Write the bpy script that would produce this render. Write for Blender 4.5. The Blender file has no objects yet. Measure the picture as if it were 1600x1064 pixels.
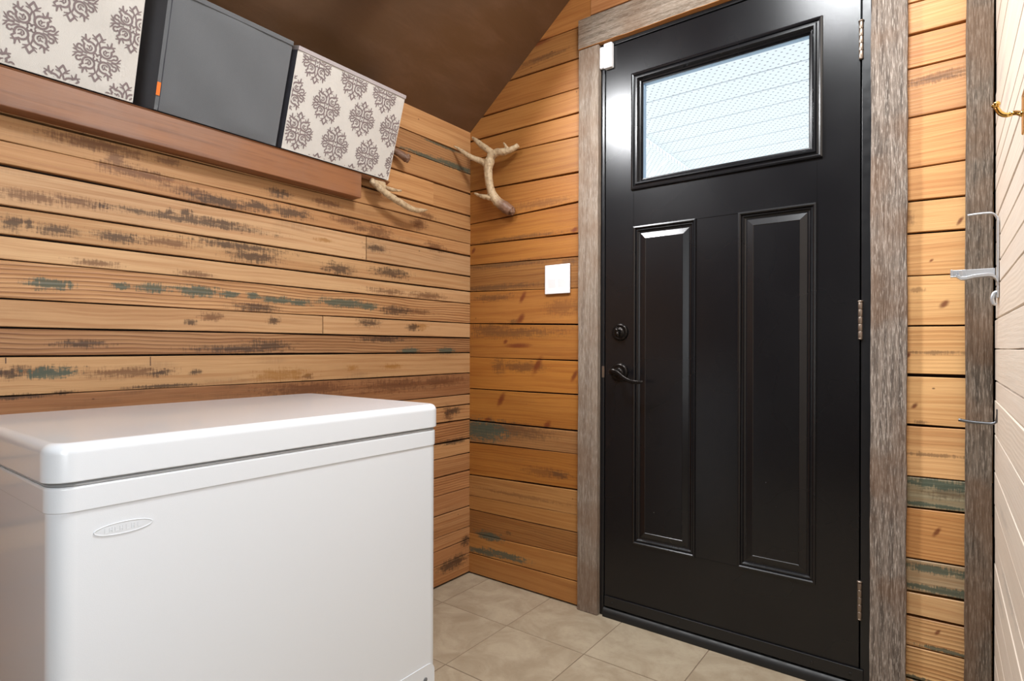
import bpy, bmesh, math, random
from mathutils import Vector, Matrix
R = math.radians
random.seed(7)
scn = bpy.context.scene
COL = scn.collection

# ------------------------------------------------------------------ camera
CAMP = Vector((1.675, -1.921, 0.994))
yaw, roll = R(36.9), R(0.17)
F = Vector((-math.sin(yaw), math.cos(yaw), 0))
rt = Vector((math.cos(yaw), math.sin(yaw), 0)); up = Vector((0, 0, 1))
Rt = rt*math.cos(roll) + up*math.sin(roll)
U = up*math.cos(roll) - rt*math.sin(roll)
cd = bpy.data.cameras.new('camera')
cam = bpy.data.objects.new('camera', cd); COL.objects.link(cam)
cam.matrix_world = Matrix(((Rt.x, U.x, -F.x, CAMP.x), (Rt.y, U.y, -F.y, CAMP.y), (Rt.z, U.z, -F.z, CAMP.z), (0, 0, 0, 1)))
cd.sensor_width = 36; cd.lens = 36*900/1600; cd.shift_y = 11/1600; cd.clip_start = 0.02
scn.camera = cam

# ------------------------------------------------------------------ world, lamps, exposure
w = bpy.data.worlds.new('world'); scn.world = w; w.use_nodes = True
bg = w.node_tree.nodes['Background']
bg.inputs[0].default_value = (0.92, 0.96, 1.0, 1); bg.inputs[1].default_value = 3.0
scn.view_settings.view_transform = 'Standard'; scn.view_settings.look = 'None'
scn.view_settings.exposure = 0.12; scn.view_settings.gamma = 1
scn.view_settings.use_curve_mapping = False

def area(name, loc, d, sx, sy, power, color, spread=180):
    l = bpy.data.lights.new(name, 'AREA'); l.shape = 'RECTANGLE'; l.size = sx; l.size_y = sy
    l.energy = power; l.color = color; l.spread = R(spread)
    o = bpy.data.objects.new(name, l); COL.objects.link(o); o.location = loc
    o.rotation_euler = Vector(d).to_track_quat('-Z', 'Y').to_euler(); return o
# flush panel lamp in the flat ceiling, stand-in for bounced light on the slope, added side fill behind the view
area('ceiling_panel_light', (1.40, -0.90, 2.565), (0, 0, -1), 0.40, 0.46, 37, (0.95, 0.98, 1.0))
area('slope_bounce_light', (0.370, -0.76, 2.150), (0.74, 0.40, -0.75), 0.13, 0.13, 12.5, (0.97, 0.98, 1.0), 120)  # stands in for light bounced off the slope
area('side_fill_light', (1.775, -2.50, 1.30), (-1, 0, 0), 0.78, 1.30, 9.5, (0.90, 0.97, 1.0))  # added fill light, set in an unseen made-up window

# ------------------------------------------------------------------ node helpers
def s2l(c):
    c = c/255; return c/12.92 if c <= 0.04045 else ((c+0.055)/1.055)**2.4
def rgb(r, g, b): return (s2l(r), s2l(g), s2l(b), 1)

class NT:
    def __init__(s, name):
        s.m = bpy.data.materials.new(name); s.m.use_nodes = True
        s.t = s.m.node_tree; s.b = s.t.nodes['Principled BSDF']
    def n(s, typ, **kw):
        nd = s.t.nodes.new(typ)
        for k, v in kw.items(): setattr(nd, k, v)
        return nd
    def put(s, sock, v):
        if isinstance(v, bpy.types.NodeSocket): s.t.links.new(v, sock)
        elif v is not None: sock.default_value = v
    def math(s, op, a, b=None, c=None, clamp=False):
        nd = s.n('ShaderNodeMath', operation=op, use_clamp=clamp)
        s.put(nd.inputs[0], a); s.put(nd.inputs[1], b)
        if c is not None: s.put(nd.inputs[2], c)
        return nd.outputs[0]
    def vm(s, op, a, b=None):
        nd = s.n('ShaderNodeVectorMath', operation=op)
        s.put(nd.inputs[0], a); s.put(nd.inputs[1], b)
        return nd.outputs['Value' if op == 'LENGTH' else 'Vector']
    def comb(s, x, y, z=0.0):
        nd = s.n('ShaderNodeCombineXYZ'); s.put(nd.inputs[0], x); s.put(nd.inputs[1], y); s.put(nd.inputs[2], z); return nd.outputs[0]
    def sep(s, v):
        nd = s.n('ShaderNodeSeparateXYZ'); s.put(nd.inputs[0], v); return nd.outputs
    def obj(s): return s.n('ShaderNodeTexCoord').outputs['Object']
    def noise(s, v, scale=1.0, detail=4.0, rough=0.55, dist=0.0):
        nd = s.n('ShaderNodeTexNoise'); s.put(nd.inputs['Vector'], v); s.put(nd.inputs['Scale'], scale)
        nd.inputs['Detail'].default_value = detail; nd.inputs['Roughness'].default_value = rough
        nd.inputs['Distortion'].default_value = dist; return nd.outputs['Fac']
    def mix(s, f, a, b, mode='MIX'):
        nd = s.n('ShaderNodeMix', data_type='RGBA', blend_type=mode)
        s.put(nd.inputs[0], f); s.put(nd.inputs[6], a); s.put(nd.inputs[7], b); return nd.outputs[2]
    def rng(s, v, a, b, c=0.0, d=1.0, smooth=True):
        nd = s.n('ShaderNodeMapRange', interpolation_type='SMOOTHSTEP' if smooth else 'LINEAR')
        s.put(nd.inputs[0], v); nd.inputs[1].default_value = a; nd.inputs[2].default_value = b
        nd.inputs[3].default_value = c; nd.inputs[4].default_value = d; return nd.outputs[0]
    def attr(s, name): return s.n('ShaderNodeAttribute', attribute_name=name).outputs
    def bump(s, h, dist=0.001, strength=1.0):
        nd = s.n('ShaderNodeBump'); nd.inputs['Distance'].default_value = dist; nd.inputs['Strength'].default_value = strength
        s.put(nd.inputs['Height'], h); s.t.links.new(nd.outputs[0], s.b.inputs['Normal'])
    def set(s, **kw):
        for k, v in kw.items(): s.put(s.b.inputs[k.replace('_', ' ')], v)
        return s.m

def plain(name, col, rough=0.5, metal=0.0, coat=0.0, noise_amt=0.06, scale=40, bump=0.0):
    k = NT(name); v = k.obj(); nz = k.noise(v, scale, 3)
    c = k.mix(k.math('MULTIPLY', nz, noise_amt*2), col, (col[0]*0.6, col[1]*0.6, col[2]*0.6, 1))
    k.set(Base_Color=c, Roughness=k.rng(nz, 0.3, 0.7, rough*0.9, rough*1.1), Metallic=metal, Coat_Weight=coat)
    if bump: k.bump(nz, bump)
    return k.m

# ------------------------------------------------------------------ plank wood with stains
LWB= [(-1.402,1.491,0.094,0.014,'d'),(-1.361,1.469,0.02,0.026,'d'),(-1.325,1.444,0.066,0.015,'d'),(-1.28,1.443,0.054,0.013,'d'),(-1.095,1.413,0.083,0.015,'k'),(-0.999,1.42,0.044,0.01,'k'),(-1.175,1.424,0.068,0.011,'d'),(-1.238,1.493,0.029,0.01,'d'),(-1.233,1.358,0.01,0.009,'k'),(-1.192,1.362,0.017,0.009,'k'),(-1.104,1.353,0.11,0.009,'k'),(-1.526,1.336,0.07,0.012,'d'),(-1.441,1.343,0.051,0.011,'d'),(-1.532,1.273,0.007,0.012,'k'),(-1.56,1.271,0.017,0.017,'k'),(-1.478,1.267,0.037,0.012,'k'),(-1.353,1.27,0.045,0.013,'k'),(-1.241,1.275,0.064,0.01,'d'),(-1.401,1.199,0.04,0.008,'d'),(-1.166,1.197,0.043,0.007,'d'),(-1.493,1.14,0.033,0.012,'g'),(-1.346,1.147,0.017,0.008,'g'),(-1.272,1.149,0.031,0.01,'g'),(-1.154,1.15,0.049,0.013,'g'),(-1.066,1.147,0.023,0.008,'g'),(-0.914,1.141,0.044,0.01,'g'),(-0.835,1.138,0.035,0.008,'g'),(-0.668,1.148,0.096,0.013,'g'),(-0.562,1.143,0.035,0.012,'g'),(-0.434,1.134,0.064,0.017,'k'),(-0.307,1.136,0.07,0.01,'d'),(-0.556,1.083,0.044,0.014,'k'),(-0.342,1.073,0.027,0.015,'k'),(-0.307,1.077,0.042,0.013,'o'),(-0.931,1.075,0.019,0.012,'k'),(-1.177,1.062,0.014,0.007,'k'),(-1.122,1.079,0.029,0.011,'d'),(-0.472,1.204,0.081,0.01,'d'),(-0.261,1.203,0.087,0.013,'d'),(-1.49,0.932,0.041,0.012,'g'),(-1.514,0.936,0.065,0.012,'d'),(-1.565,0.93,0.02,0.011,'k'),(-1.331,0.927,0.087,0.011,'d'),(-1.255,0.924,0.022,0.009,'k'),(-1.165,0.923,0.014,0.007,'k'),(-0.903,0.905,0.079,0.018,'o'),(-0.632,0.92,0.022,0.009,'o'),(-0.449,0.922,0.038,0.01,'o'),(-0.811,0.897,0.024,0.008,'d'),(-0.871,1.424,0.063,0.016,'k'),(-0.979,1.424,0.045,0.014,'k'),(-0.915,1.478,0.035,0.014,'k'),(-0.74,1.48,0.045,0.013,'d'),(-0.687,1.264,0.053,0.018,'k'),(-0.451,1.276,0.082,0.017,'k'),(-0.992,1.267,0.069,0.017,'k'),(-0.752,1.354,0.03,0.006,'o'),(-0.513,1.419,0.054,0.021,'d'),(-0.592,1.42,0.04,0.011,'d'),(-0.218,1.406,0.052,0.018,'d'),(-0.266,1.526,0.043,0.013,'d'),(-0.309,1.485,0.035,0.023,'d'),(-0.525,1.358,0.042,0.014,'k'),(-0.661,1.435,0.054,0.011,'d'),(-0.088,0.076,0.057,0.027,'k'),(-0.136,0.071,0.055,0.022,'k'),(-0.027,0.147,0.025,0.022,'k'),(-0.107,0.723,0.044,0.016,'k'),(-0.139,0.709,0.024,0.032,'d'),(-0.107,0.592,0.08,0.011,'k'),(-0.811,0.855,0.143,0.021,'d'),(-0.424,0.851,0.162,0.024,'d'),(-0.178,0.852,0.115,0.021,'d'),(-1.554,0.879,0.045,0.006,'k'),(-1.465,0.884,0.019,0.005,'k'),(-1.24,0.888,0.08,0.005,'k'),(-1.037,0.988,0.117,0.011,'k'),(-1.427,1.0,0.046,0.009,'k'),(-0.946,0.998,0.063,0.016,'k'),(-0.358,0.98,0.041,0.01,'g'),(-0.152,0.98,0.039,0.011,'g'),(-0.487,1.023,0.092,0.01,'k'),(-0.988,1.114,0.061,0.012,'k'),(-0.998,1.148,0.016,0.01,'g'),(-0.10,1.768,0.13,0.011,'g'),(-0.26,1.764,0.12,0.007,'g'),(-0.17,1.832,0.10,0.004,'g'),(-1.175,1.344,0.189,0.009,'k'),(-1.038,1.292,0.117,0.011,'k')]
DWB= [(0.288,1.202,0.019,0.026,'r'),(0.278,1.113,0.026,0.024,'r'),(0.239,1.1,0.02,0.011,'k'),(0.165,0.915,0.031,0.03,'k'),(0.362,0.922,0.025,0.039,'r'),(0.535,0.886,0.017,0.025,'r'),(0.176,0.774,0.024,0.032,'r'),(0.409,0.686,0.024,0.018,'r'),(0.103,0.685,0.028,0.008,'r'),(0.232,1.055,0.208,0.019,'k'),(0.112,1.068,0.106,0.025,'k'),(0.198,1.344,0.204,0.011,'k'),(0.146,1.25,0.21,0.011,'k'),(0.129,1.207,0.091,0.014,'k'),(0.482,1.152,0.073,0.03,'d'),(0.511,1.327,0.035,0.012,'k'),(0.02,1.418,0.015,0.014,'r'),(0.533,1.449,0.02,0.012,'r'),(0.078,0.636,0.108,0.039,'g'),(0.234,0.65,0.167,0.032,'k'),(0.395,0.495,0.098,0.018,'d'),(0.47,0.497,0.041,0.013,'k'),(0.115,0.183,0.057,0.016,'g'),(0.202,0.12,0.095,0.013,'g'),(0.08,0.109,0.079,0.011,'g'),(0.219,0.217,0.013,0.008,'k'),(0.375,1.573,0.124,0.015,'d'),(0.342,2.222,0.142,0.013,'r'),(0.389,2.156,0.093,0.01,'k'),(0.419,2.331,0.122,0.02,'r'),(0.282,0.915,0.098,0.021,'k'),(0.284,0.383,0.196,0.008,'d'),(0.231,1.45,0.201,0.008,'k'),(0.266,1.002,0.099,0.011,'r'),(0.199,1.018,0.017,0.011,'r'),(1.674,1.113,0.014,0.012,'r'),(1.595,0.976,0.009,0.009,'r'),(1.61,0.838,0.01,0.009,'r'),(1.646,1.232,0.007,0.005,'r'),(1.615,1.154,0.014,0.007,'d'),(1.66,0.503,0.01,0.015,'r'),(1.662,0.234,0.008,0.009,'r'),(1.665,1.725,0.069,0.012,'k'),(1.631,1.718,0.057,0.009,'d'),(1.653,0.983,0.063,0.005,'k'),(1.626,0.794,0.011,0.005,'k'),(1.654,0.708,0.062,0.005,'k'),(1.661,0.63,0.066,0.012,'g'),(1.64,0.572,0.07,0.005,'g'),(1.655,0.4,0.069,0.01,'g'),(1.682,0.347,0.054,0.01,'g'),(1.613,0.347,0.057,0.007,'g'),(1.682,0.611,0.041,0.017,'k'),(1.683,0.189,0.054,0.005,'g'),(1.613,0.093,0.029,0.009,'g'),(1.707,1.331,0.008,0.012,'r'),(1.596,1.354,0.012,0.018,'d')]

def plank_mat(name, axis, blobs, glare_tint=0.0, rough=0.5, soft=1.0):
    k = NT(name); P = k.sep(k.obj()); u = P[axis]; z = P[2]
    at = k.attr('tint'); tint = at['Color']; pr = k.n('ShaderNodeAttribute', attribute_name='props')
    prs = k.sep(pr.outputs['Vector']); ridge, stain, rnd = prs[0], prs[1], prs[2]
    off = k.math('MULTIPLY', rnd, 37.0)
    uo = k.math('ADD', u, off)
    # growth-ring waviness
    wv = k.noise(k.comb(k.math('MULTIPLY', uo, 2.2), k.math('MULTIPLY', z, 5.0), off), 1.0, 2)
    zw = k.math('ADD', z, k.math('MULTIPLY', wv, 0.035))
    fine = k.noise(k.comb(k.math('MULTIPLY', uo, 7.0), k.math('MULTIPLY', z, 420.0), off), 1.0, 4, 0.6)
    grain = k.noise(k.comb(k.math('MULTIPLY', uo, 1.6), k.math('MULTIPLY', zw, 95.0), off), 1.0, 3, 0.5)
    blot = k.noise(k.comb(k.math('MULTIPLY', uo, 4.0), k.math('MULTIPLY', z, 22.0), off), 1.0, 4, 0.6)
    big = k.noise(k.comb(k.math('MULTIPLY', uo, 1.3), k.math('MULTIPLY', z, 6.0), off), 1.0, 2)
    saw = k.noise(k.comb(k.math('MULTIPLY', u, 260.0), k.math('MULTIPLY', z, 14.0), off), 1.0, 2)
    rings = k.math('SINE', k.math('MULTIPLY', zw, 620.0))
    c = tint
    c = k.mix(k.rng(big, 0.35, 0.7, 0.0, 0.40), c, (0.66, 0.56, 0.48, 1), 'MULTIPLY')
    c = k.mix(k.rng(grain, 0.42, 0.68, 0.0, 0.42), c, (0.60, 0.40, 0.25, 1), 'MULTIPLY')
    c = k.mix(k.rng(fine, 0.45, 0.72, 0.0, 0.30), c, (0.55, 0.40, 0.28, 1), 'MULTIPLY')
    ringm = k.math('MULTIPLY', k.rng(rings, 0.35, 0.95), k.math('MULTIPLY', ridge, k.rng(fine, 0.25, 0.6, 0.35, 1.0)))
    c = k.mix(k.math('MULTIPLY', ringm, 0.75), c, (0.30, 0.18, 0.10, 1), 'MULTIPLY')
    smask = k.math('MULTIPLY', k.rng(blot, 0.52, 0.72), k.math('MULTIPLY', stain, k.rng(saw, 0.3, 0.6, 0.5, 1.0)))
    c = k.mix(k.math('MULTIPLY', smask, 0.75), c, rgb(92, 64, 46))
    # individual stains, paint remnants and knots
    nz1 = k.noise(k.comb(k.math('MULTIPLY', u, 30.0), k.math('MULTIPLY', z, 120.0), 3.0), 1.0, 5, 0.7)
    nz2 = k.noise(k.comb(k.math('MULTIPLY', u, 230.0), k.math('MULTIPLY', z, 26.0), 9.0), 1.0, 4, 0.7)
    p = k.comb(u, z); psh = k.comb(k.math('SUBTRACT', u, k.math('MULTIPLY', z, .5)), z)
    cols = {'k': (rgb(60, 44, 34), 0.84), 'd': (rgb(88, 52, 30), 0.72), 'g': (rgb(62, 78, 68), 0.85), 'o': (rgb(138, 88, 20), 0.6), 'r': (rgb(104, 46, 20), 0.85)}
    for key in 'dokgr':
        acc = None
        for (bu, bz, ru, rz, ck) in blobs:
            if ck != key: continue
            d = k.vm('LENGTH', k.vm('MULTIPLY', k.vm('SUBTRACT', psh if key == 'r' else p, (bu-(.5*bz if key == 'r' else 0), bz, 0)), ((1/(ru*1.2), 1/(rz*1.1), 0) if key != 'r' else (1/(ru*.7), 1/(rz*1.0), 0))))
            acc = d if acc is None else k.math('MINIMUM', acc, d)
        if acc is None: continue
        wob = k.math('ADD', k.math('MULTIPLY', k.math('SUBTRACT', nz1, 0.5), 2.9 if key != 'r' else 0.8), k.math('MULTIPLY', k.math('SUBTRACT', nz2, 0.5), 2.6 if key != 'r' else 0.3))
        m = k.rng(k.math('ADD', acc, wob), 1.30, 0.30 if key != 'g' else 0.6)
        col, am = cols[key]
        c = k.mix(k.math('MULTIPLY', m, am*(soft if key in 'kd' else 1.0)), c, col)
    # pin knots / nail holes
    vo = k.n('ShaderNodeTexVoronoi', feature='F1'); k.put(vo.inputs['Vector'], k.comb(k.math('MULTIPLY', u, 9.0), k.math('MULTIPLY', z, 13.0), off)); vo.inputs['Scale'].default_value = 1
    c = k.mix(k.rng(vo.outputs['Distance'], 0.045, 0.02, 0.0, 0.7), c, rgb(66, 36, 20))
    if glare_tint: c = k.mix(glare_tint, c, rgb(226, 214, 200))  # mixes strong light on the wall into its plank colour
    h = k.math('ADD', k.math('MULTIPLY', fine, 0.4), k.math('MULTIPLY', k.math('MULTIPLY', rings, ridge), 0.5))
    k.set(Base_Color=c, Roughness=k.rng(fine, 0.3, 0.7, rough-0.06, rough+0.12), Specular_IOR_Level=0.4)
    k.bump(h, 0.0007)
    return k.m

M_LEFT = plank_mat('wood_left', 1, LWB)
M_DOORW = plank_mat('wood_door_wall', 0, DWB, soft=0.62)
M_RIGHT = plank_mat('wood_right', 1, [(-.2, 1.63, .06, .02, 'g'), (-.35, 1.52, .10, .012, 'k'), (-.3, .63, .1, .01, 'k'), (-.4, .5, .16, .012, 'k'), (-.2, .42, .1, .008, 'k')], glare_tint=0.72, rough=0.5)
M_DARK = plain('dark_gap', rgb(30, 18, 10), 0.9)

def weathered(name, axis, base, dark, light):
    k = NT(name); P = k.sep(k.obj()); q = [P[0], P[1], P[2]]
    sc = [150.0, 150.0, 150.0]; sc[axis] = 5.0
    v = k.comb(*[k.math('MULTIPLY', q[i], sc[i]) for i in range(3)])
    f1 = k.noise(v, 1.0, 4, 0.65)
    sc2 = [420.0, 420.0, 420.0]; sc2[axis] = 34.0
    f2 = k.noise(k.comb(*[k.math('MULTIPLY', q[i], sc2[i]) for i in range(3)]), 1.0, 3, 0.7)
    b = k.noise(k.obj(), 5.0, 3)
    c = k.mix(k.rng(f1, 0.38, 0.66), base, dark)
    c = k.mix(k.rng(f2, 0.50, 0.66, 0.0, 0.75), c, light)
    c = k.mix(k.rng(f2, 0.46, 0.34, 0.0, 0.65), c, dark)
    c = k.mix(k.rng(b, 0.42, 0.62, 0.0, 0.45), c, rgb(112, 84, 62))
    k.set(Base_Color=c, Roughness=0.8, Specular_IOR_Level=0.25)
    k.bump(k.math('ADD', f1, f2), 0.0015)
    return k.m
M_CAS_L = weathered('barn_wood_smooth', 2, rgb(140, 126, 112), rgb(114, 100, 88), rgb(162, 151, 140))
M_CAS_H = weathered('barn_wood_header', 0, rgb(138, 124, 110), rgb(102, 89, 76), rgb(164, 152, 140))
M_CAS_R = weathered('barn_wood_rough', 2, rgb(132, 120, 110), rgb(86, 77, 70), rgb(184, 174, 164))
M_TRIM_R = weathered('barn_wood_dark', 2, rgb(112, 100, 88), rgb(70, 62, 54), rgb(150, 138, 126))
M_FRESH = plain('fresh_sawn_edge', rgb(176, 120, 66), 0.7)

# ------------------------------------------------------------------ mesh helpers
def link(name, bm, mats, parent=None, smooth=False, bevel=0.0, seg=2, loc=None):
    me = bpy.data.meshes.new(name); bm.normal_update(); bm.to_mesh(me); bm.free()
    for m in (mats if isinstance(mats, (list, tuple)) else [mats]): me.materials.append(m)
    o = bpy.data.objects.new(name, me); COL.objects.link(o)
    if parent: o.parent = parent
    if loc: o.location = loc
    if bevel:
        md = o.modifiers.new('bevel', 'BEVEL'); md.width = bevel; md.segments = seg; md.limit_method = 'ANGLE'; md.angle_limit = R(40)
    if smooth or bevel:
        for p in me.polygons: p.use_smooth = True
    if bevel:
        md.harden_normals = True
    return o
def box(bm, x0, x1, y0, y1, z0, z1, mi=0):
    vs = [bm.verts.new(p) for p in ((x0,y0,z0),(x1,y0,z0),(x1,y1,z0),(x0,y1,z0),(x0,y0,z1),(x1,y0,z1),(x1,y1,z1),(x0,y1,z1))]
    for f in ((0,3,2,1),(4,5,6,7),(0,1,5,4),(1,2,6,5),(2,3,7,6),(3,0,4,7)):
        bm.faces.new([vs[i] for i in f]).material_index = mi
    return vs
def quad(bm, a, b, c, d, mi=0):
    f = bm.faces.new([bm.verts.new(p) for p in (a, b, c, d)]); f.material_index = mi; return f
def catmull(pts, n=6):
    P = [Vector(p) for p in pts]; P = [2*P[0]-P[1]] + P + [2*P[-1]-P[-2]]; out = []
    for i in range(1, len(P)-2):
        for j in range(n):
            t = j/n; a, b, c, d = P[i-1], P[i], P[i+1], P[i+2]
            out.append(0.5*((2*b)+(c-a)*t+(2*a-5*b+4*c-d)*t*t+(3*b-a-3*c+d)*t**3))
    out.append(P[-2]); return out
def tube(bm, pts, rad, seg=10, n=6, flat=None, mi=0):
    """pts with radii (list or number); flat=(axis vector, factor) squashes the section."""
    rr = rad if isinstance(rad, (list, tuple)) else [rad]*len(pts)
    path = catmull(pts, n); rad2 = [v.x for v in catmull([(r, 0, 0) for r in rr], n)]
    ref = None; rings = []
    for i, p in enumerate(path):
        t = (path[min(i+1, len(path)-1)] - path[max(i-1, 0)]).normalized()
        if ref is None: ref = t.orthogonal().normalized()
        ref = (ref - t*ref.dot(t)).normalized(); b = t.cross(ref); ring = []
        for j in range(seg):
            a = 2*math.pi*j/seg; o = (ref*math.cos(a) + b*math.sin(a))*max(rad2[i], 1e-4)
            if flat: ax, fc = flat; o = o - ax*o.dot(ax)*(1-fc)
            ring.append(bm.verts.new(p+o))
        rings.append(ring)
    for a, b in zip(rings, rings[1:]):
        for j in range(seg):
            f = bm.faces.new((a[j], a[(j+1) % seg], b[(j+1) % seg], b[j])); f.material_index = mi
    bm.faces.new(rings[0][::-1]).material_index = mi; bm.faces.new(rings[-1]).material_index = mi
def lathe(bm, prof, c, axis, seg=32, mi=0):
    """prof [(r, h)], spun about axis through c."""
    ax = Vector(axis).normalized(); a = ax.orthogonal().normalized(); b = ax.cross(a); rings = []
    for r, h in prof:
        rings.append([bm.verts.new(Vector(c)+ax*h+(a*math.cos(2*math.pi*j/seg)+b*math.sin(2*math.pi*j/seg))*max(r, 1e-5)) for j in range(seg)])
    for p, q in zip(rings, rings[1:]):
        for j in range(seg): bm.faces.new((p[j], p[(j+1) % seg], q[(j+1) % seg], q[j])).material_index = mi
    bm.faces.new(rings[0][::-1]).material_index = mi; bm.faces.new(rings[-1]).material_index = mi
def empty(name, loc=(0, 0, 0), rot=(0, 0, 0)):
    o = bpy.data.objects.new(name, None); COL.objects.link(o); o.location = loc; o.rotation_euler = rot; o.empty_display_size = 0.05; return o
def tag(o, label=None, cat=None, group=None, kind=None):
    if label: o['label'] = label
    if cat: o['category'] = cat
    if group: o['group'] = group
    if kind: o['kind'] = kind
    return o

# ------------------------------------------------------------------ plank walls
def planks(bm, place, bounds, u0, u1, props, gap=0.0062, thick=0.018, seed=1, joints=(), shade=.88, desat=.08):
    """bounds: list of (z at u0, z at u1) edges bottom to top; props per plank: (rgb, ridge, stain, gap)."""
    rnd = random.Random(seed)
    lt = bm.loops.layers.float_color.get('tint') or bm.loops.layers.float_color.new('tint')
    lp = bm.loops.layers.float_color.get('props') or bm.loops.layers.float_color.new('props')
    N = max(3, int(abs(u1-u0)/0.09))
    for i in range(len(bounds)-1):
        (zl0, zr0), (zl1, zr1) = bounds[i], bounds[i+1]
        pc, ridge, stain = props[i % len(props)][:3]
        segs = [(0.0, 1.0)]
        for (ji, ju) in joints:
            if ji == i:
                t = (ju-u0)/(u1-u0); segs = [(0.0, t-0.0006), (t+0.0006, 1.0)]
        g = gap*rnd.choice((0.35, 0.6, 0.8, 1.0, 1.5)); g2 = gap*rnd.choice((0.35, 0.6, 0.8, 1.0))
        for (ta, tb) in segs:
            rv = rnd.random(); d = rnd.uniform(0, 0.002); tone = rnd.uniform(0.93, 1.05)
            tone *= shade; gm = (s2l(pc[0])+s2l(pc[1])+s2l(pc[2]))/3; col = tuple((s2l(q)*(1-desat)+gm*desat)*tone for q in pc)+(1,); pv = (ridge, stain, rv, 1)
            ph = rnd.uniform(0, 6.28); am = rnd.uniform(0.0, 0.0016)
            rows = []
            nn = max(2, int(N*(tb-ta)))
            for k in range(nn+1):
                t = ta+(tb-ta)*k/nn; uu = u0+(u1-u0)*t
                zb = zl0+(zr0-zl0)*t + g/2 + am*math.sin(uu*5+ph) + rnd.uniform(-.0004, .0004)
                zt = zl1+(zr1-zl1)*t - g2/2 + am*math.sin(uu*4+ph*2) + rnd.uniform(-.0004, .0004)
                c = 0.0014
                rows.append([bm.verts.new(place(uu, zz, dd)) for zz, dd in ((zb, -thick), (zb, d-c), (zb+c, d), (zt-c, d), (zt, d-c), (zt, -thick))])
            fs = []
            for a, b in zip(rows, rows[1:]):
                for j in range(5): fs.append(bm.faces.new((a[j], b[j], b[j+1], a[j+1])))
            fs.append(bm.faces.new(rows[0])); fs.append(bm.faces.new(rows[-1][::-1]))
            for f in fs:
                f.material_index = 0
                for l in f.loops: l[lt] = col; l[lp] = pv
def same(zs): return [(z, z) for z in zs]

# slope of the ceiling above the left side
Z0, SL = 1.94, 0.793
def cut_slope(bm, keep_below=True):
    n = Vector((-SL, 0, 1)).normalized()
    geom = bm.verts[:]+bm.edges[:]+bm.faces[:]
    bmesh.ops.bisect_plane(bm, geom=geom, plane_co=Vector((0, 0, Z0+0.004)), plane_no=n, clear_outer=True)

lp_ = lambda u, z, d: (d, u, z)
LZ = [.005, .089, .151, .205, .295, .377, .453, .53, .592, .678, .743, .789, .881, .971, 1.035, 1.1, 1.186, 1.241, 1.306, 1.395, 1.451, 1.509, 1.571]
LP = [((196,140,84),.3,.3), ((190,132,80),.1,.5), ((200,145,92),.2,.3), ((205,150,96),.3,.3), ((196,140,88),.1,.3), ((200,142,88),.6,.4), ((196,140,86),.3,.3), ((210,158,102),.1,.2),
      ((190,134,82),.9,.4), ((200,148,94),.4,.4), ((206,156,104),.1,.1), ((172,120,76),.15,.6), ((206,160,108),.05,.35), ((178,130,84),.95,.5), ((208,162,112),.05,.1), ((200,150,98),1.0,.15),
      ((212,168,118),.05,.1), ((206,160,108),.1,.5), ((208,164,116),.1,.35), ((198,146,92),.1,.45), ((192,142,88),.1,.35), ((200,148,92),.1,.2), ((198,146,90),.1,.2)]
bm = bmesh.new()
planks(bm, lp_, same(LZ), -3.0, 0.0, LP, seed=3, joints=((17+1, -0.5715), (14, -0.7532)))
planks(bm, lp_, same([1.571, 1.669]), -0.505, 0.0, [((204,150,92),.1,.1)], seed=5, joints=((0, -0.2302),))
planks(bm, lp_, same([1.571, 1.602]), -3.0, -0.505, [((204,150,92),.1,.1)], seed=5)
planks(bm, lp_, same([1.669, 1.757, 1.837, 1.945]), -0.505, 0.0, [((196,142,86),.2,.1), ((188,136,84),.5,.2), ((212,158,100),.0,.05)], seed=6)
planks(bm, lp_, same([1.6, 1.70, 1.80, 1.945]), -3.0, -1.95, LP[5:], seed=7)
box(bm, -0.03, -0.019, -3.0, 0.02, 0, 1.6, 1); box(bm, -0.03, -0.019, -0.505, 0.02, 1.6, 1.945, 1); box(bm, -0.03, -0.019, -3.0, -1.95, 1.6, 1.945, 1)
wl = tag(link('wall_left', bm, [M_LEFT, M_DARK]), 'left wall of reclaimed horizontal pine planks', kind='structure')
# pencil marks on the plank below the middle
bm = bmesh.new()
box(bm, 0, 0.0024, -1.5725, -1.571, .955, .968); box(bm, 0, 0.0024, -1.280, -1.2785, .943, .967)
link('pencil_mark', bm, plain('pencil', rgb(60, 34, 40), .7), wl)
# shallow niche behind the bins
M_NICHE = plain('niche_board', rgb(120, 82, 52), 0.8)
bm = bmesh.new()
box(bm, -0.33, -0.31, -1.97, -0.485, 1.5, 2.0); box(bm, -0.31, -0.019, -1.97, -1.95, 1.5, 1.985); box(bm, -0.31, -0.019, -0.505, -0.485, 1.5, 1.985)
box(bm, -0.31, -0.002, -1.97, -0.485, 1.985, 2.0); box(bm, -0.31, -0.031, -1.97, -0.485, 1.48, 1.5)
link('niche', bm, M_NICHE, wl)

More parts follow.
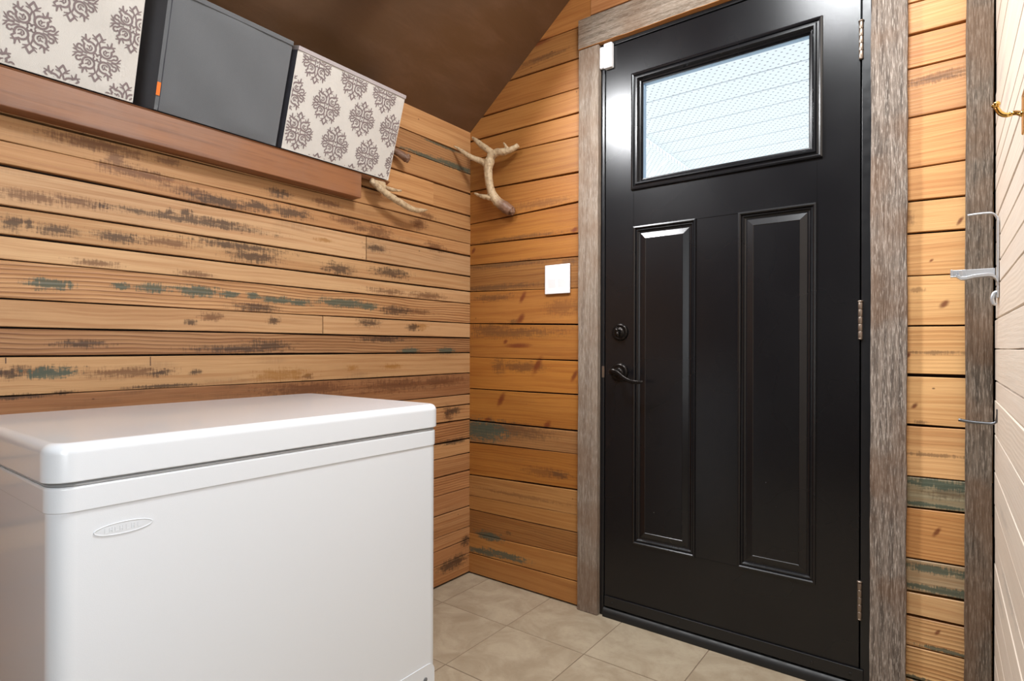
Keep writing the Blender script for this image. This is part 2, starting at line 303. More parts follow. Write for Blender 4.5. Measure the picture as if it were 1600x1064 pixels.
# door wall: strips left and right of the door, and above it
dp_ = lambda u, z, d: (u, -d, z)
DLb = [(.004,.003),(.092,.097),(.179,.192),(.28,.283),(.342,.351),(.432,.446),(.576,.585),(.671,.675),(.813,.813),(.952,.945),(1.099,1.083),(1.24,1.223),(1.355,1.343),(1.443,1.432),(1.535,1.552),(1.679,1.668),(1.82,1.807),(1.90,1.897),(1.995,1.991),(2.115,2.106),(2.23,2.225),(2.34,2.345),(2.45,2.45),(2.62,2.62)]
DLp = [((206,148,90),.05,.1), ((200,144,86),.05,.15), ((178,126,76),.35,.3), ((206,152,94),.05,.05), ((200,150,96),.1,.2), ((192,130,68),.2,.3), ((182,134,88),.3,.3), ((196,134,70),.1,.1),
       ((196,132,68),.1,.1), ((190,128,68),.1,.2), ((198,136,76),.05,.1), ((176,124,74),.3,.3), ((190,128,68),.1,.05), ((188,126,66),.1,.05), ((194,132,72),.1,.05), ((196,138,78),.1,.1),
       ((198,138,80),.1,.1), ((202,142,84),.05,.05), ((198,136,80),.1,.05), ((190,136,84),.2,.1), ((202,140,84),.2,.2), ((196,128,74),.2,.2), ((196,130,74),.1,.1)]
bm = bmesh.new()
ext = lambda B, x0, x1, a, b: [(l+(r-l)*(a-x0)/(x1-x0), l+(r-l)*(b-x0)/(x1-x0)) for l, r in B]
BL = ext(DLb, 0.0, 0.549, 0.001, 0.60)
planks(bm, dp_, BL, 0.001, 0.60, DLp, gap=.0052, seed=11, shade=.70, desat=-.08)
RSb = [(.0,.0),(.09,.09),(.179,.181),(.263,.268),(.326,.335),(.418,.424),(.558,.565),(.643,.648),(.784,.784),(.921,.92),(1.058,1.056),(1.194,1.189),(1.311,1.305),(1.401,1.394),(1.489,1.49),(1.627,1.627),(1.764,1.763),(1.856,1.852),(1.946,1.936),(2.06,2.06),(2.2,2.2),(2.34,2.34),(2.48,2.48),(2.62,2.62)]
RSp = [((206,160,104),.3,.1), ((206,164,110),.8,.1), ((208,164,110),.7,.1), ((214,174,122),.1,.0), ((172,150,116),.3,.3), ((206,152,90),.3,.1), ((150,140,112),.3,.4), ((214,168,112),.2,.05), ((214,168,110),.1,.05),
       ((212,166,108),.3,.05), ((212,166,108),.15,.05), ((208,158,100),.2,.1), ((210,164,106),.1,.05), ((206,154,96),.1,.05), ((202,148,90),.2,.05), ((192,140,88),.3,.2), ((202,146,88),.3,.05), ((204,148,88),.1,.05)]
planks(bm, dp_, RSb, 1.55, 1.775, RSp, gap=.006, seed=12, shade=1.12, desat=.05)  # right strip tinted brighter in place of stronger light
planks(bm, dp_, same([2.20, 2.25, 2.34, 2.45, 2.62]), 0.602, 1.548, DLp[19:], gap=.004, seed=13)
box(bm, -0.02, 0.60, 0.019, 0.06, 0, 2.62, 1); box(bm, 1.55, 1.80, 0.019, 0.06, 0, 2.62, 1); box(bm, 0.60, 1.55, 0.019, 0.06, 2.17, 2.62, 1)
cut_slope(bm)
wd = tag(link('wall_door', bm, [M_DOORW, M_DARK]), 'plank wall around the black door', kind='structure')

# right wall
XR = 1.779
rp_ = lambda u, z, d: (XR-d, u, z)
RZ = sorted([1.716, 1.484, 1.44, 1.395, 1.321, 1.265, 1.204, 1.153, 1.067, .994, .914, .865, .779, .683, .599, .515, .452, .38, .295, .217, .12, .0, 1.80, 1.9, 2.02, 2.13, 2.24, 2.36, 2.48, 2.62, 1.56, 1.64])
RP = [((224,204,180),.05,.3), ((228,208,186),.1,.3), ((220,196,168),.2,.2), ((226,206,186),.0,.1)]  # pale tints carry the wall's overlit look
bm = bmesh.new()
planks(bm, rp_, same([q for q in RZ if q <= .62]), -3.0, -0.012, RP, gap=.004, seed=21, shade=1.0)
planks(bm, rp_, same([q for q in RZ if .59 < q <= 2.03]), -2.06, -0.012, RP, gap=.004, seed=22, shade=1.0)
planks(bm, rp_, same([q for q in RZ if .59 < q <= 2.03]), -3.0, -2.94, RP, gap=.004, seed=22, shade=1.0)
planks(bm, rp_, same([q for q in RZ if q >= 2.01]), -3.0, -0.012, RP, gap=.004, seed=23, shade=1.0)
box(bm, XR+0.019, XR+0.03, -3.0, 0.06, 0, .599, 1); box(bm, XR+0.019, XR+0.03, -2.06, 0.06, .599, 2.02, 1); box(bm, XR+0.019, XR+0.03, -3.0, -2.94, .599, 2.02, 1); box(bm, XR+0.019, XR+0.03, -3.0, 0.06, 2.02, 2.62, 1)
tag(link('wall_right', bm, [M_RIGHT, M_DARK]), 'plank wall at the right edge, tinted pale to look overlit', kind='structure')
# back wall, behind the camera
bp_ = lambda u, z, d: (u, -3.0+d, z)
bm = bmesh.new()
planks(bm, bp_, same([0.13*i for i in range(21)]), 0.0, 1.8, LP, gap=.004, seed=31, shade=.16, desat=.5)  # planks darkened in colour so the door's reflection stays dark
box(bm, -0.03, 1.83, -3.03, -3.019, 0, 2.73, 1)
cut_slope(bm)
tag(link('wall_back', bm, [M_LEFT, M_DARK]), 'plank wall behind the viewer', kind='structure')

# ------------------------------------------------------------------ ceiling
k = NT('brown_paint'); v = k.obj()
n1 = k.noise(v, 3.0, 3); n2 = k.noise(k.vm('MULTIPLY', v, (6.0, 1.6, 6.0)), 2.0, 5, 0.7, 0.4)
c = k.mix(k.rng(n2, 0.4, 0.7, 0.0, 0.35), rgb(92, 65, 42), rgb(122, 90, 68))
c = k.mix(k.rng(n1, 0.4, 0.65, 0.0, 0.4), c, rgb(88, 66, 50))
k.set(Base_Color=c, Roughness=k.rng(n2, 0.3, 0.7, 0.36, 0.46), Specular_IOR_Level=0.7); k.bump(n2, 0.0012)
M_CEIL = k.m
bm = bmesh.new()
XF_ = (2.6-Z0)/SL
def slab(pts, y0, y1):
    a = [bm.verts.new((x, y0, z)) for x, z in pts]; b = [bm.verts.new((x, y1, z)) for x, z in pts]
    bm.faces.new(a); bm.faces.new(b[::-1])
    for i in range(len(pts)): bm.faces.new((a[i], b[i], b[(i+1) % len(pts)], a[(i+1) % len(pts)]))
slab([(-0.03, Z0-0.03*SL), (0, Z0), (XF_, 2.6), (1.83, 2.6), (1.83, 2.63), (XF_-.02, 2.63), (-0.03, Z0+0.02)], -3.03, 0.07)
bmesh.ops.recalc_face_normals(bm, faces=bm.faces[:])
tag(link('ceiling', bm, M_CEIL), 'dark brown painted sloped ceiling', kind='structure')

# ------------------------------------------------------------------ floor tiles
k = NT('floor_tile'); v = k.obj(); tv = k.attr('tone')
n1 = k.noise(k.vm('ADD', v, k.vm('MULTIPLY', tv['Vector'], (9, 9, 9))), 7.0, 6, 0.62, 0.6); n2 = k.noise(v, 60.0, 4, 0.6)
c = k.mix(k.rng(n1, 0.3, 0.72), rgb(172, 158, 136), rgb(146, 130, 108))
c = k.mix(k.rng(n2, 0.5, 0.75, 0, .25), c, rgb(136, 120, 102))
n3 = k.noise(v, 130.0, 2)
c = k.mix(k.rng(n3, 0.70, 0.76, 0, .7), c, rgb(96, 74, 58))
k.set(Base_Color=c, Roughness=k.rng(n1, .3, .7, .42, .55)); k.bump(n2, 0.0006); M_TILE = k.m
M_GROUT = plain('grout', rgb(128, 110, 92), .9)
bm = bmesh.new(); lt = bm.loops.layers.float_color.new('tone')
T = 0.3155; x0, y0 = 0.111-T, -0.285+T
for i in range(0, 7):
    for j in range(0, 12):
        xa = x0+i*T; ya = y0-(j+1)*T; g = .0016; rr = random.random()
        xs = (max(xa+g, -0.0), min(xa+T-g, 1.775)); ys = (max(ya+g, -3.0), min(ya+T-g, 0.02))
        if xs[1]-xs[0] < .01 or ys[1]-ys[0] < .01: continue
        dz = random.uniform(-.0006, .0004)
        nv0 = len(bm.faces); box(bm, xs[0], xs[1], ys[0], ys[1], -0.01, dz)
        bm.faces.ensure_lookup_table()
        for f in bm.faces[nv0:]:
            for l in f.loops: l[lt] = (rr, rr*.7, rr*.3, 1)
box(bm, -0.03, 1.81, -3.03, 0.06, -0.03, -0.0012, 1)
tag(link('floor', bm, [M_TILE, M_GROUT]), 'beige stone-look tile floor', kind='structure')

# ------------------------------------------------------------------ casings and trims
def board(name, x0, x1, y0, y1, z0, z1, mat, seed, jit=0.0012, along=2, label=None, mats2=None):
    bm = bmesh.new(); rnd = random.Random(seed); N = 26; rows = []
    lo, hi = ((z0, z1) if along == 2 else (x0, x1))
    for i in range(N+1):
        t = lo+(hi-lo)*i/N; j = [rnd.uniform(-jit, jit) for _ in range(4)]
        if along == 2: pts = [(x0+j[0], y1, t), (x0+j[0], y0, t), (x1+j[1], y0, t), (x1+j[1], y1, t)]
        else: pts = [(t, y1, z0+j[0]), (t, y0, z0+j[0]), (t, y0, z1+j[1]), (t, y1, z1+j[1])]
        rows.append([bm.verts.new(p) for p in pts])
    for a, b in zip(rows, rows[1:]):
        for q in range(4):
            f = bm.faces.new((a[q], a[(q+1) % 4], b[(q+1) % 4], b[q]))
            if mats2 is not None and q == 0 and along == 0: f.material_index = 1
    bm.faces.new(rows[0]); bm.faces.new(rows[-1][::-1])
    bmesh.ops.recalc_face_normals(bm, faces=bm.faces[:])
    o = link(name, bm, [mat]+([mats2] if mats2 else []), bevel=0.0015, seg=1)
    return tag(o, label, kind='structure')
board('trim_1', 0.562, 0.646, -0.022, 0.0185, 0.001, 2.121, M_CAS_L, 1, label='grey barn-wood casing left of the door')
board('trim_2', 0.560, 1.600, -0.024, 0.0185, 2.123, 2.235, M_CAS_H, 2, along=0, label='grey barn-wood header over the door', mats2=M_FRESH)
board('trim_3', 1.508, 1.593, -0.022, 0.0185, 0.001, 2.121, M_CAS_R, 3, label='rough weathered casing right of the door')
board('trim_4', 1.718, 1.773, -0.027, -0.003, 0.001, 2.6, M_TRIM_R, 4, label='dark weathered corner board beside the right wall')

# ------------------------------------------------------------------ door
k = NT('black_door_paint'); v = k.obj(); n1 = k.noise(v, 2.5, 2); n2 = k.noise(v, 900.0, 2); n3 = k.noise(v, 95.0, 1)
c = k.mix(k.rng(n3, 0.83, 0.86), k.mix(n1, rgb(10, 10, 13), rgb(14, 14, 17)), rgb(120, 120, 118))
k.set(Base_Color=c, Roughness=k.rng(n1, .3, .7, .24, .29), Specular_IOR_Level=0.48); k.bump(n2, 0.00006); M_DOOR = k.m
M_JAMB = plain('black_jamb_paint', rgb(18, 19, 22), .32, noise_amt=.03)
M_BRONZE = plain('dark_bronze', rgb(38, 34, 32), .28, .8)
M_NICKEL = plain('aged_nickel', rgb(150, 136, 124), .35, .9)
M_BLACKRUB = plain('black_rubber', rgb(14, 14, 15), .6)
door = tag(empty('door_1', (1.0735, 0, 0)), 'black panelled entry door with a window at the top', kind='structure')
DO = Vector((1.0735, 0, 0))
def dlink(name, bm, mats, parent=None, **kw):
    for vv in bm.verts: vv.co -= DO
    return link(name, bm, mats, parent or door, **kw)
XL, XRr, ZB, ZT, TH = 0.667, 1.480, 0.036, 2.105, 0.044
holes = [(.770, 1.385, 1.562, 1.982), (.777, 1.006, .289, 1.431), (1.142, 1.369, .289, 1.431)]
bm = bmesh.new()
xs = sorted({XL, XRr, *[h[0] for h in holes], *[h[1] for h in holes]}); zs = sorted({ZB, ZT, *[h[2] for h in holes], *[h[3] for h in holes]})
for i in range(len(xs)-1):
    for j in range(len(zs)-1):
        cx, cz = (xs[i]+xs[i+1])/2, (zs[j]+zs[j+1])/2
        if any(h[0] < cx < h[1] and h[2] < cz < h[3] for h in holes): continue
        quad(bm, (xs[i], 0, zs[j]), (xs[i+1], 0, zs[j]), (xs[i+1], 0, zs[j+1]), (xs[i], 0, zs[j+1]))
h0 = (.80, 1.358, 1.59, 1.953)
xb = sorted({XL, XRr, h0[0], h0[1]}); zb_ = sorted({ZB, ZT, h0[2], h0[3]})
for i in range(3):
    for j in range(3):
        if i == 1 and j == 1: continue
        quad(bm, (xb[i], TH, zb_[j]), (xb[i], TH, zb_[j+1]), (xb[i+1], TH, zb_[j+1]), (xb[i+1], TH, zb_[j]))
for (a, b) in (((XL, ZB), (XRr, ZB)), ((XRr, ZB), (XRr, ZT)), ((XRr, ZT), (XL, ZT)), ((XL, ZT), (XL, ZB))):
    quad(bm, (a[0], 0, a[1]), (a[0], TH, a[1]), (b[0], TH, b[1]), (b[0], 0, b[1]))
# faint overlay seams that tie window and panels together
box(bm, 1.006, 1.142, -.0012, .001, 1.4285, 1.431); box(bm, 1.006, 1.142, -.0012, .001, .289, .2915)
box(bm, 1.3665, 1.369, -.0012, .001, 1.431, 1.552); box(bm, .777, .7785, -.0012, .001, 1.431, 1.552)
bmesh.ops.remove_doubles(bm, verts=bm.verts[:], dist=1e-5)
leaf = dlink('door_leaf', bm, M_DOOR)
def rings(bm, h, prof, cap=True, mi=0):
    x0, x1, z0, z1 = h; prev = None
    for d, y in prof:
        cur = [bm.verts.new((x, y, z)) for x, z in ((x0+d, z0+d), (x1-d, z0+d), (x1-d, z1-d), (x0+d, z1-d))]
        if prev:
            for q in range(4): bm.faces.new((prev[q], prev[(q+1) % 4], cur[(q+1) % 4], cur[q])).material_index = mi
        prev = cur
    if cap: bm.faces.new(prev).material_index = mi
for h in holes[1:]:
    bm = bmesh.new()
    rings(bm, h, [(0, 0), (.001, -.0045), (.006, -.0055), (.009, -.003), (.0105, .002), (.015, .0015), (.019, .007), (.023, .009), (.026, .009), (.0265, .0075), (.046, .0015), (.0475, .003), (.049, .003)])
    dlink('door_panel', bm, M_DOOR)
bm = bmesh.new()
rings(bm, holes[0], [(0, 0), (.001, -.007), (.006, -.009), (.010, -.007), (.011, -.003), (.016, -.004), (.019, -.009), (.024, -.009), (.027, -.004), (.030, .002), (.034, .004), (.036, .011), (.040, .012)], cap=False)
wfr = dlink('window_frame', bm, M_DOOR)
k = NT('window_gloss_edge'); k.set(Base_Color=rgb(150, 170, 190), Roughness=.25, Metallic=.6); M_GLOSS_EDGE = k.m  # pale blue puts grazing gloss on the window reveal into its colour
bm = bmesh.new()
rings(bm, holes[0], [(.040, .012), (.0405, .016), (.040, .036), (.030, TH), (.020, TH+.010), (.0, TH+.010), (0, TH)], cap=False)
dlink('window_gloss_edge', bm, M_GLOSS_EDGE)
k = NT('pane_glass'); t = k.t; tr = k.n('ShaderNodeBsdfTransparent'); gl = k.n('ShaderNodeBsdfGlossy'); gl.inputs['Roughness'].default_value = .01
tr.inputs[0].default_value = (.95, .98, 1, 1); fr = k.n('ShaderNodeFresnel'); fr.inputs[0].default_value = 1.45
mx = k.n('ShaderNodeMixShader'); t.links.new(fr.outputs[0], mx.inputs[0]); t.links.new(tr.outputs[0], mx.inputs[1]); t.links.new(gl.outputs[0], mx.inputs[2])
t.links.new(mx.outputs[0], t.nodes['Material Output'].inputs[0]); M_GLASS = k.m
bm = bmesh.new(); box(bm, .806, 1.349, .016, .0185, 1.598, 1.946)
dlink('window_glass', bm, M_GLASS)
# jamb, stop, threshold, sweep
bm = bmesh.new()
box(bm, .6465, .663, -.002, .10, .0, 2.131); box(bm, 1.484, 1.5075, -.002, .10, .0, 2.131); box(bm, .663, 1.484, -.002, .10, 2.109, 2.1225)
box(bm, .663, .680, .046, .10, .03, 2.109); box(bm, 1.468, 1.484, .046, .10, .03, 2.109); box(bm, .663, 1.484, .046, .10, 2.09, 2.109)
tag(dlink('door_jamb', bm, M_JAMB, bevel=.002), 'black painted jamb around the door leaf')
bm = bmesh.new()
pr = [(-.014, .0), (-.014, .018), (-.006, .031), (.0, .033), (.05, .033), (.10, .02), (.10, 0)]
a = [bm.verts.new((.664, y, z)) for y, z in pr]; b = [bm.verts.new((1.507, y, z)) for y, z in pr]
bm.faces.new(a[::-1]); bm.faces.new(b)
for i in range(len(pr)): bm.faces.new((a[i], a[(i+1) % len(pr)], b[(i+1) % len(pr)], b[i]))
bmesh.ops.recalc_face_normals(bm, faces=bm.faces[:])
dlink('threshold', bm, plain('threshold_paint', rgb(18, 19, 20), .5), bevel=.0015)
bm = bmesh.new(); box(bm, .669, 1.492, -.0075, .0, .040, .0765)
M_SWEEP = plain('sweep_paint', rgb(18, 18, 20), .35)
sw = dlink('door_sweep', bm, M_SWEEP, bevel=.0012)
bm = bmesh.new()
for xx in (.70, .95, 1.36, 1.46): lathe(bm, [(.0045, 0), (.0045, .0012), (.003, .0022)], (xx, -.0075, .058), (0, -1, 0), 12)
bm_s = dlink('screw', bm, M_SWEEP)
# hinges
for zc in (1.878, 1.0755, .273):
    bm = bmesh.new()
    for i in range(5):
        z = zc-.052+i*.0208
        lathe(bm, [(.0058, 0), (.0062, .001), (.0062, .019), (.0058, .0198)], (1.4825, -.0035, z), (0, 0, 1), 16)
    lathe(bm, [(.0075, 0), (.0078, .002), (.006, .0045)], (1.4825, -.0035, zc+.052), (0, 0, 1), 16)
    lathe(bm, [(.0045, 0), (.0065, .003), (.0065, .0045)], (1.4825, -.0035, zc-.0565), (0, 0, 1), 16)
    dlink('hinge', bm, M_NICKEL, smooth=True)
# deadbolt
bm = bmesh.new(); lathe(bm, [(.0315, 0), (.0315, .004), (.029, .008), (.024, .0095), (.022, .008), (.016, .008), (.014, .013), (.009, .014)], (.727, 0, 1.051), (0, -1, 0), 40)
db = dlink('deadbolt', bm, M_BRONZE, smooth=True)
bm = bmesh.new(); tube(bm, [(.722, -.020, 1.069), (.7245, -.024, 1.058), (.727, -.024, 1.051), (.7285, -.024, 1.043), (.731, -.020, 1.033)], [.0035, .0065, .0045, .0065, .0035], 12)
lathe(bm, [(.005, .012), (.005, .022)], (.727, 0, 1.051), (0, -1, 0), 16)
dlink('thumb_turn', bm, M_BRONZE, smooth=True)
# lever handle
bm = bmesh.new(); lathe(bm, [(.034, 0), (.034, .004), (.031, .008), (.026, .010), (.023, .009), (.016, .010), (.012, .014), (.0115, .04), (.0125, .048), (.009, .054)], (.725, 0, .904), (0, -1, 0), 40)
dh = dlink('door_handle', bm, M_BRONZE, smooth=True)
bm = bmesh.new(); tube(bm, [(.712, -.052, .902), (.722, -.058, .910), (.742, -.058, .905), (.765, -.056, .888), (.792, -.052, .876), (.820, -.048, .874), (.836, -.044, .876)], [.006, .0105, .0095, .0085, .0075, .0065, .004], 14, flat=(Vector((0, 1, 0)), .55))
dlink('handle_lever', bm, M_BRONZE, smooth=True)
bm = bmesh.new(); box(bm, .6545, .6645, -.0035, -.0015, .884, .926)
tag(dlink('strike_plate', bm, M_NICKEL), 'bright worn metal strike plate')

# ------------------------------------------------------------------ alarm sensor and light switch
M_WHITE = plain('white_plastic', rgb(226, 226, 228), .4, noise_amt=.02)
t = tag(empty('door_sensor', (.675, 0, 2.07)), 'small white two-piece alarm sensor at the top left corner of the black door', 'sensor')
bm = bmesh.new(); box(bm, -.010, .024, -.020, 0.0, -.046, .046)
link('sensor_body', bm, M_WHITE, t, bevel=.004, seg=3)
bm = bmesh.new(); box(bm, -.029, -.012, -.015, -.002, -.040, .040)
link('sensor_magnet', bm, M_WHITE, t, bevel=.004, seg=3)
bm = bmesh.new(); box(bm, .001, .013, -.0203, -.0199, .034, .0355)
link('sensor_slot', bm, plain('sensor_grey', rgb(130, 130, 134), .5), t)
t = tag(empty('light_switch', (.4595, -.003, 1.263)), 'white double rocker light switch on the plank wall left of the door', 'light switch')
bm = bmesh.new(); box(bm, -.0575, .0575, -.0065, 0, -.0575, .0575)
link('switch_plate', bm, M_WHITE, t, bevel=.0025, seg=3)
for sx in (-.0225, .0225):
    bm = bmesh.new()
    vs = [(-.0165, -.0065, -.033), (.0165, -.0065, -.033), (.0165, -.0095, 0), (-.0165, -.0095, 0), (-.0165, -.0078, .033), (.0165, -.0078, .033), (-.0165, -.003, -.033), (.0165, -.003, -.033), (-.0165, -.003, .033), (.0165, -.003, .033)]
    V = [bm.verts.new((x+sx, y, z)) for x, y, z in vs]
    for f in ((0, 1, 2, 3), (3, 2, 5, 4), (6, 7, 1, 0), (4, 5, 9, 8), (0, 3, 4, 8, 6), (1, 7, 9, 5, 2)): bm.faces.new([V[i] for i in f])
    bmesh.ops.recalc_face_normals(bm, faces=bm.faces[:])
    link('rocker', bm, M_WHITE, t)

# ------------------------------------------------------------------ shelf ledge
k = NT('stained_beam'); P = k.sep(k.obj())
f = k.noise(k.comb(k.math('MULTIPLY', P[0], 60.), k.math('MULTIPLY', P[1], 2.5), k.math('MULTIPLY', P[2], 60.)), 1., 4, .6)
b = k.noise(k.obj(), 7., 4, .6)
c = k.mix(k.rng(f, .35, .7), rgb(142, 92, 56), rgb(106, 64, 38)); c = k.mix(k.rng(b, .4, .7, 0, .5), c, rgb(134, 96, 74))
k.set(Base_Color=c, Roughness=.45); k.bump(f, .0005); M_BEAM = k.m
t = tag(empty('wall_shelf', (0.025, -1.3, 1.513)), 'long stained wooden shelf beam along the left wall under the fabric bins', 'shelf')
bm = bmesh.new(); box(bm, -.024, .025, -1.6, .668, 0, .0855)
link('shelf_beam', bm, M_BEAM, t, bevel=.0025)
LEAN = R(17.7)
bm = bmesh.new()
ca, sa = math.cos(LEAN), math.sin(LEAN)
def bpt(x, z): return (x*ca+z*sa + .030, -x*sa+z*ca + .087)
pts = [bpt(-.23, -.002), bpt(0.0, -.002), bpt(-.012, -.016), bpt(-.23, -.016)]
a = [bm.verts.new((x, -.64, z)) for x, z in pts]; b = [bm.verts.new((x, .792, z)) for x, z in pts]
bm.faces.new(a); bm.faces.new(b[::-1])
for i in range(4): bm.faces.new((a[i], b[i], b[(i+1) % 4], a[(i+1) % 4]))
bmesh.ops.recalc_face_normals(bm, faces=bm.faces[:])
link('shelf_board', bm, M_BEAM, t)

# ------------------------------------------------------------------ fabric bins
def fabric(name, col, rough=.85, sc=900, amt=.12):
    k = NT(name); v = k.obj(); n = k.noise(v, sc, 2); n2 = k.noise(v, 9., 3)
    dk = (col[0]*.7, col[1]*.7, col[2]*.7, 1)
    c = k.mix(k.math('MULTIPLY', n, amt*2), col, dk); c = k.mix(k.rng(n2, .4, .7, 0, .15), c, dk)
    k.set(Base_Color=c, Roughness=rough, Sheen_Weight=.2); k.bump(n, .0004); return k.m
M_CREAM = fabric('cream_fabric', rgb(208, 203, 196), .5)
M_PRINT = fabric('taupe_print', rgb(128, 112, 112), .6)
M_CRIM = fabric('pale_edging', rgb(178, 168, 168), .7)
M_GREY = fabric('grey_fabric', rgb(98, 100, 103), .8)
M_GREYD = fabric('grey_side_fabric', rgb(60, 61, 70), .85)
M_SHADED_SIDE = fabric('speckled_shaded_side', rgb(64, 66, 82), .85, 120, .8)  # speckled bin side, with the shadow on it put into the colour
M_ORANGE = fabric('orange_tag', rgb(240, 120, 32), .6)

def motif():
    """damask medallion as strokes: list of (points, half width) in units of its radius."""
    S = []
    def arc(cx, cy, r, a0, a1, w, n=14, ry=None):
        return ([(cx+r*math.cos(R(a0+(a1-a0)*i/n)), cy+(ry or r)*math.sin(R(a0+(a1-a0)*i/n))) for i in range(n+1)], w)
    base = []
    base.append(arc(.34, .35, .25, 75, 385, .050, 18))            # big scroll of one quadrant
    base.append(arc(.36, .33, .115, 150, 330, .034, 9)); base.append(([(.30, .44), (.36, .38), (.46, .42)], .040)); base.append(([(.34, .30), (.37, .39)], .036))
    base.append(([(.41, .59), (.53, .66), (.55, .86)], .060)); base.append(([(.50, .64), (.70, .70)], .050)); base.append(([(.44, .60), (.36, .76)], .045)); base.append(([(.58, .45), (.68, .56), (.60, .64)], .045))
    base.append(arc(.76, .26, .10, -120, 160, .042, 10)); base.append(([(.71, .17), (.60, .08), (.44, .04)], .045))
    base.append(([(.86, .06), (.93, .18), (1.0, .26)], .040)); base.append(([(.80, .03), (1.0, .09)], .038)); base.append(([(.62, .02), (.86, .03)], .034))
    base.append(([(.0, 1.08), (.15, .86), (.0, .66)], .050)); base.append(([(.13, .84), (.27, .95)], .042)); base.append(([(.11, .77), (.26, .80)], .040)); base.append(([(.03, .66), (.07, .54), (.09, .40)], .040))
    base.append(arc(.085, .085, .075, -60, 200, .034, 8))
    for sx in (1, -1):
        for sy in (1, -1):
            for pts, w_ in base: S.append(([(x*sx, y*sy) for x, y in pts], w_))
    return S
MOTIF = motif()
def clip_poly(poly, y0, y1, z0, z1):
    for ax, lim, sg in ((0, y0, 1), (0, y1, -1), (1, z0, 1), (1, z1, -1)):
        out = []
        for i in range(len(poly)):
            a, b = poly[i], poly[(i+1) % len(poly)]
            da, db = (a[ax]-lim)*sg, (b[ax]-lim)*sg
            if da >= 0: out.append(a)
            if (da >= 0) != (db >= 0):
                t = da/(da-db); out.append((a[0]+(b[0]-a[0])*t, a[1]+(b[1]-a[1])*t))
        poly = out
        if len(poly) < 3: return None
    return poly
def bin_box(label, y0, width, height, depth, mats, rim, centres=(), seed=0, amp=.002, group=None, mr=.050):
    """local: x=0 is the front, y from 0 to width, z up."""
    t = tag(empty('storage_bin', (.0565, y0, 1.601), (0, LEAN, 0)), label, 'storage bin')
    rnd = random.Random(seed); ph = [rnd.uniform(0, 6) for _ in range(6)]
    def bul(y, z):
        e = min(1, y/.02, (width-y)/.02, z/.02, max(0, (height-z)/.02)); e = max(0, e)
        return e*(amp + amp*.8*math.sin(y*19+ph[0]+z*7)*math.sin(z*15+ph[1]) + amp*.5*math.sin((y+z)*31+ph[2]))
    bm = bmesh.new(); NY, NZ = 26, 20
    g = [[bm.verts.new((bul(width*i/NY, height*j/NZ), width*i/NY, height*j/NZ)) for j in range(NZ+1)] for i in range(NY+1)]
    for i in range(NY):
        for j in range(NZ): bm.faces.new((g[i][j], g[i+1][j], g[i+1][j+1], g[i][j+1]))
    tk = .004
    def side(yy, flip):
        f = bm.faces.new([bm.verts.new(p) for p in ((0, yy, 0), (-depth, yy, 0), (-depth, yy, height), (0, yy, height))]); f.material_index = 1
    side(0, 0); side(width, 1)
    for q in (((-depth, 0, 0), (-depth, width, 0), (-depth, width, height), (-depth, 0, height)), ((0, 0, 0), (0, width, 0), (-depth, width, 0), (-depth, 0, 0))): quad(bm, *q, 1)
    # inner walls of the open box
    ia, ib, ic, idd = (-tk, tk), (-tk, width-tk), (-depth+tk, width-tk), (-depth+tk, tk)
    loop = [ia, ib, ic, idd]; outl = [(0, 0), (0, width), (-depth, width), (-depth, 0)]
    for i in range(4):
        p, q = loop[i], loop[(i+1) % 4]; quad(bm, (*p, tk), (*q, tk), (*q, height), (*p, height), 1)
        r_, s_ = outl[i], outl[(i+1) % 4]; quad(bm, (*p, height), (*q, height), (*s_, height), (*r_, height), 1)
    quad(bm, *[(*p, tk) for p in loop], 1)
    bmesh.ops.remove_doubles(bm, verts=bm.verts[:], dist=1e-5)
    bmesh.ops.recalc_face_normals(bm, faces=bm.faces[:])
    # printed medallions
    for (cy, cz) in centres:
        for pts, w_ in MOTIF:
            P = [Vector((cy+x*mr, cz+y*mr*1.04)) for x, y in pts]; hw = w_*mr*.86
            for i in range(len(P)-1):
                d = (P[i+1]-P[i]).normalized(); n = Vector((-d.y, d.x))*hw; e = d*hw*.5
                taper = .55 if i == len(P)-2 and len(P) < 5 else 1
                poly = clip_poly([tuple(P[i]-e-n), tuple(P[i+1]+e-n*taper), tuple(P[i+1]+e+n*taper), tuple(P[i]-e+n)], .003, width-.003, .004, height-.012)
                if poly:
                    f = bm.faces.new([bm.verts.new((bul(y, z)+.0009, y, z)) for y, z in poly]); f.material_index = 2
                    if f.normal.x < 0: pass
    body = link('bin_body', bm, mats, t)
    for p in body.data.polygons: p.use_smooth = p.material_index == 0
    bm = bmesh.new()
    box(bm, -tk-.001, .0045, -.001, width+.001, height-.009, height+.003); 
    box(bm, -depth-.001, -depth+tk+.001, -.001, width+.001, height-.009, height+.003)
    for yy in (0, width-tk): box(bm, -depth+tk+.001, -tk-.001, yy-.001 if yy == 0 else yy, yy+tk if yy == 0 else yy+tk+.001, height-.009, height+.003)
    link('bin_rim', bm, rim, t, bevel=.0015)
    return t
cen3 = [(.422-a, v) for a, v in ((.379, .063), (.244, .061), (.111, .058), (-.02, .058), (.298, .164), (.161, .166), (.035, .165), (.425, .166), (.354, .270), (.214, .268), (.089, .266), (.5-.01, .27), (.30, -.040), (.165, -.040), (.035, -.04))]
bin_box('cream bin with taupe medallion print at the right end of the shelf, nearest the antlers', -.940, .422, .295, .185, [M_CREAM, M_SHADED_SIDE, M_PRINT], M_CRIM, cen3, 1)
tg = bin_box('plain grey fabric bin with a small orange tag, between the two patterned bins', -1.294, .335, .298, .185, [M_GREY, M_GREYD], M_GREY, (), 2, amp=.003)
bm = bmesh.new(); box(bm, .001, .0035, -.001, .0075, .036, .068)
tag(link('bin_tag', bm, M_ORANGE, tg), 'small orange fabric tag')
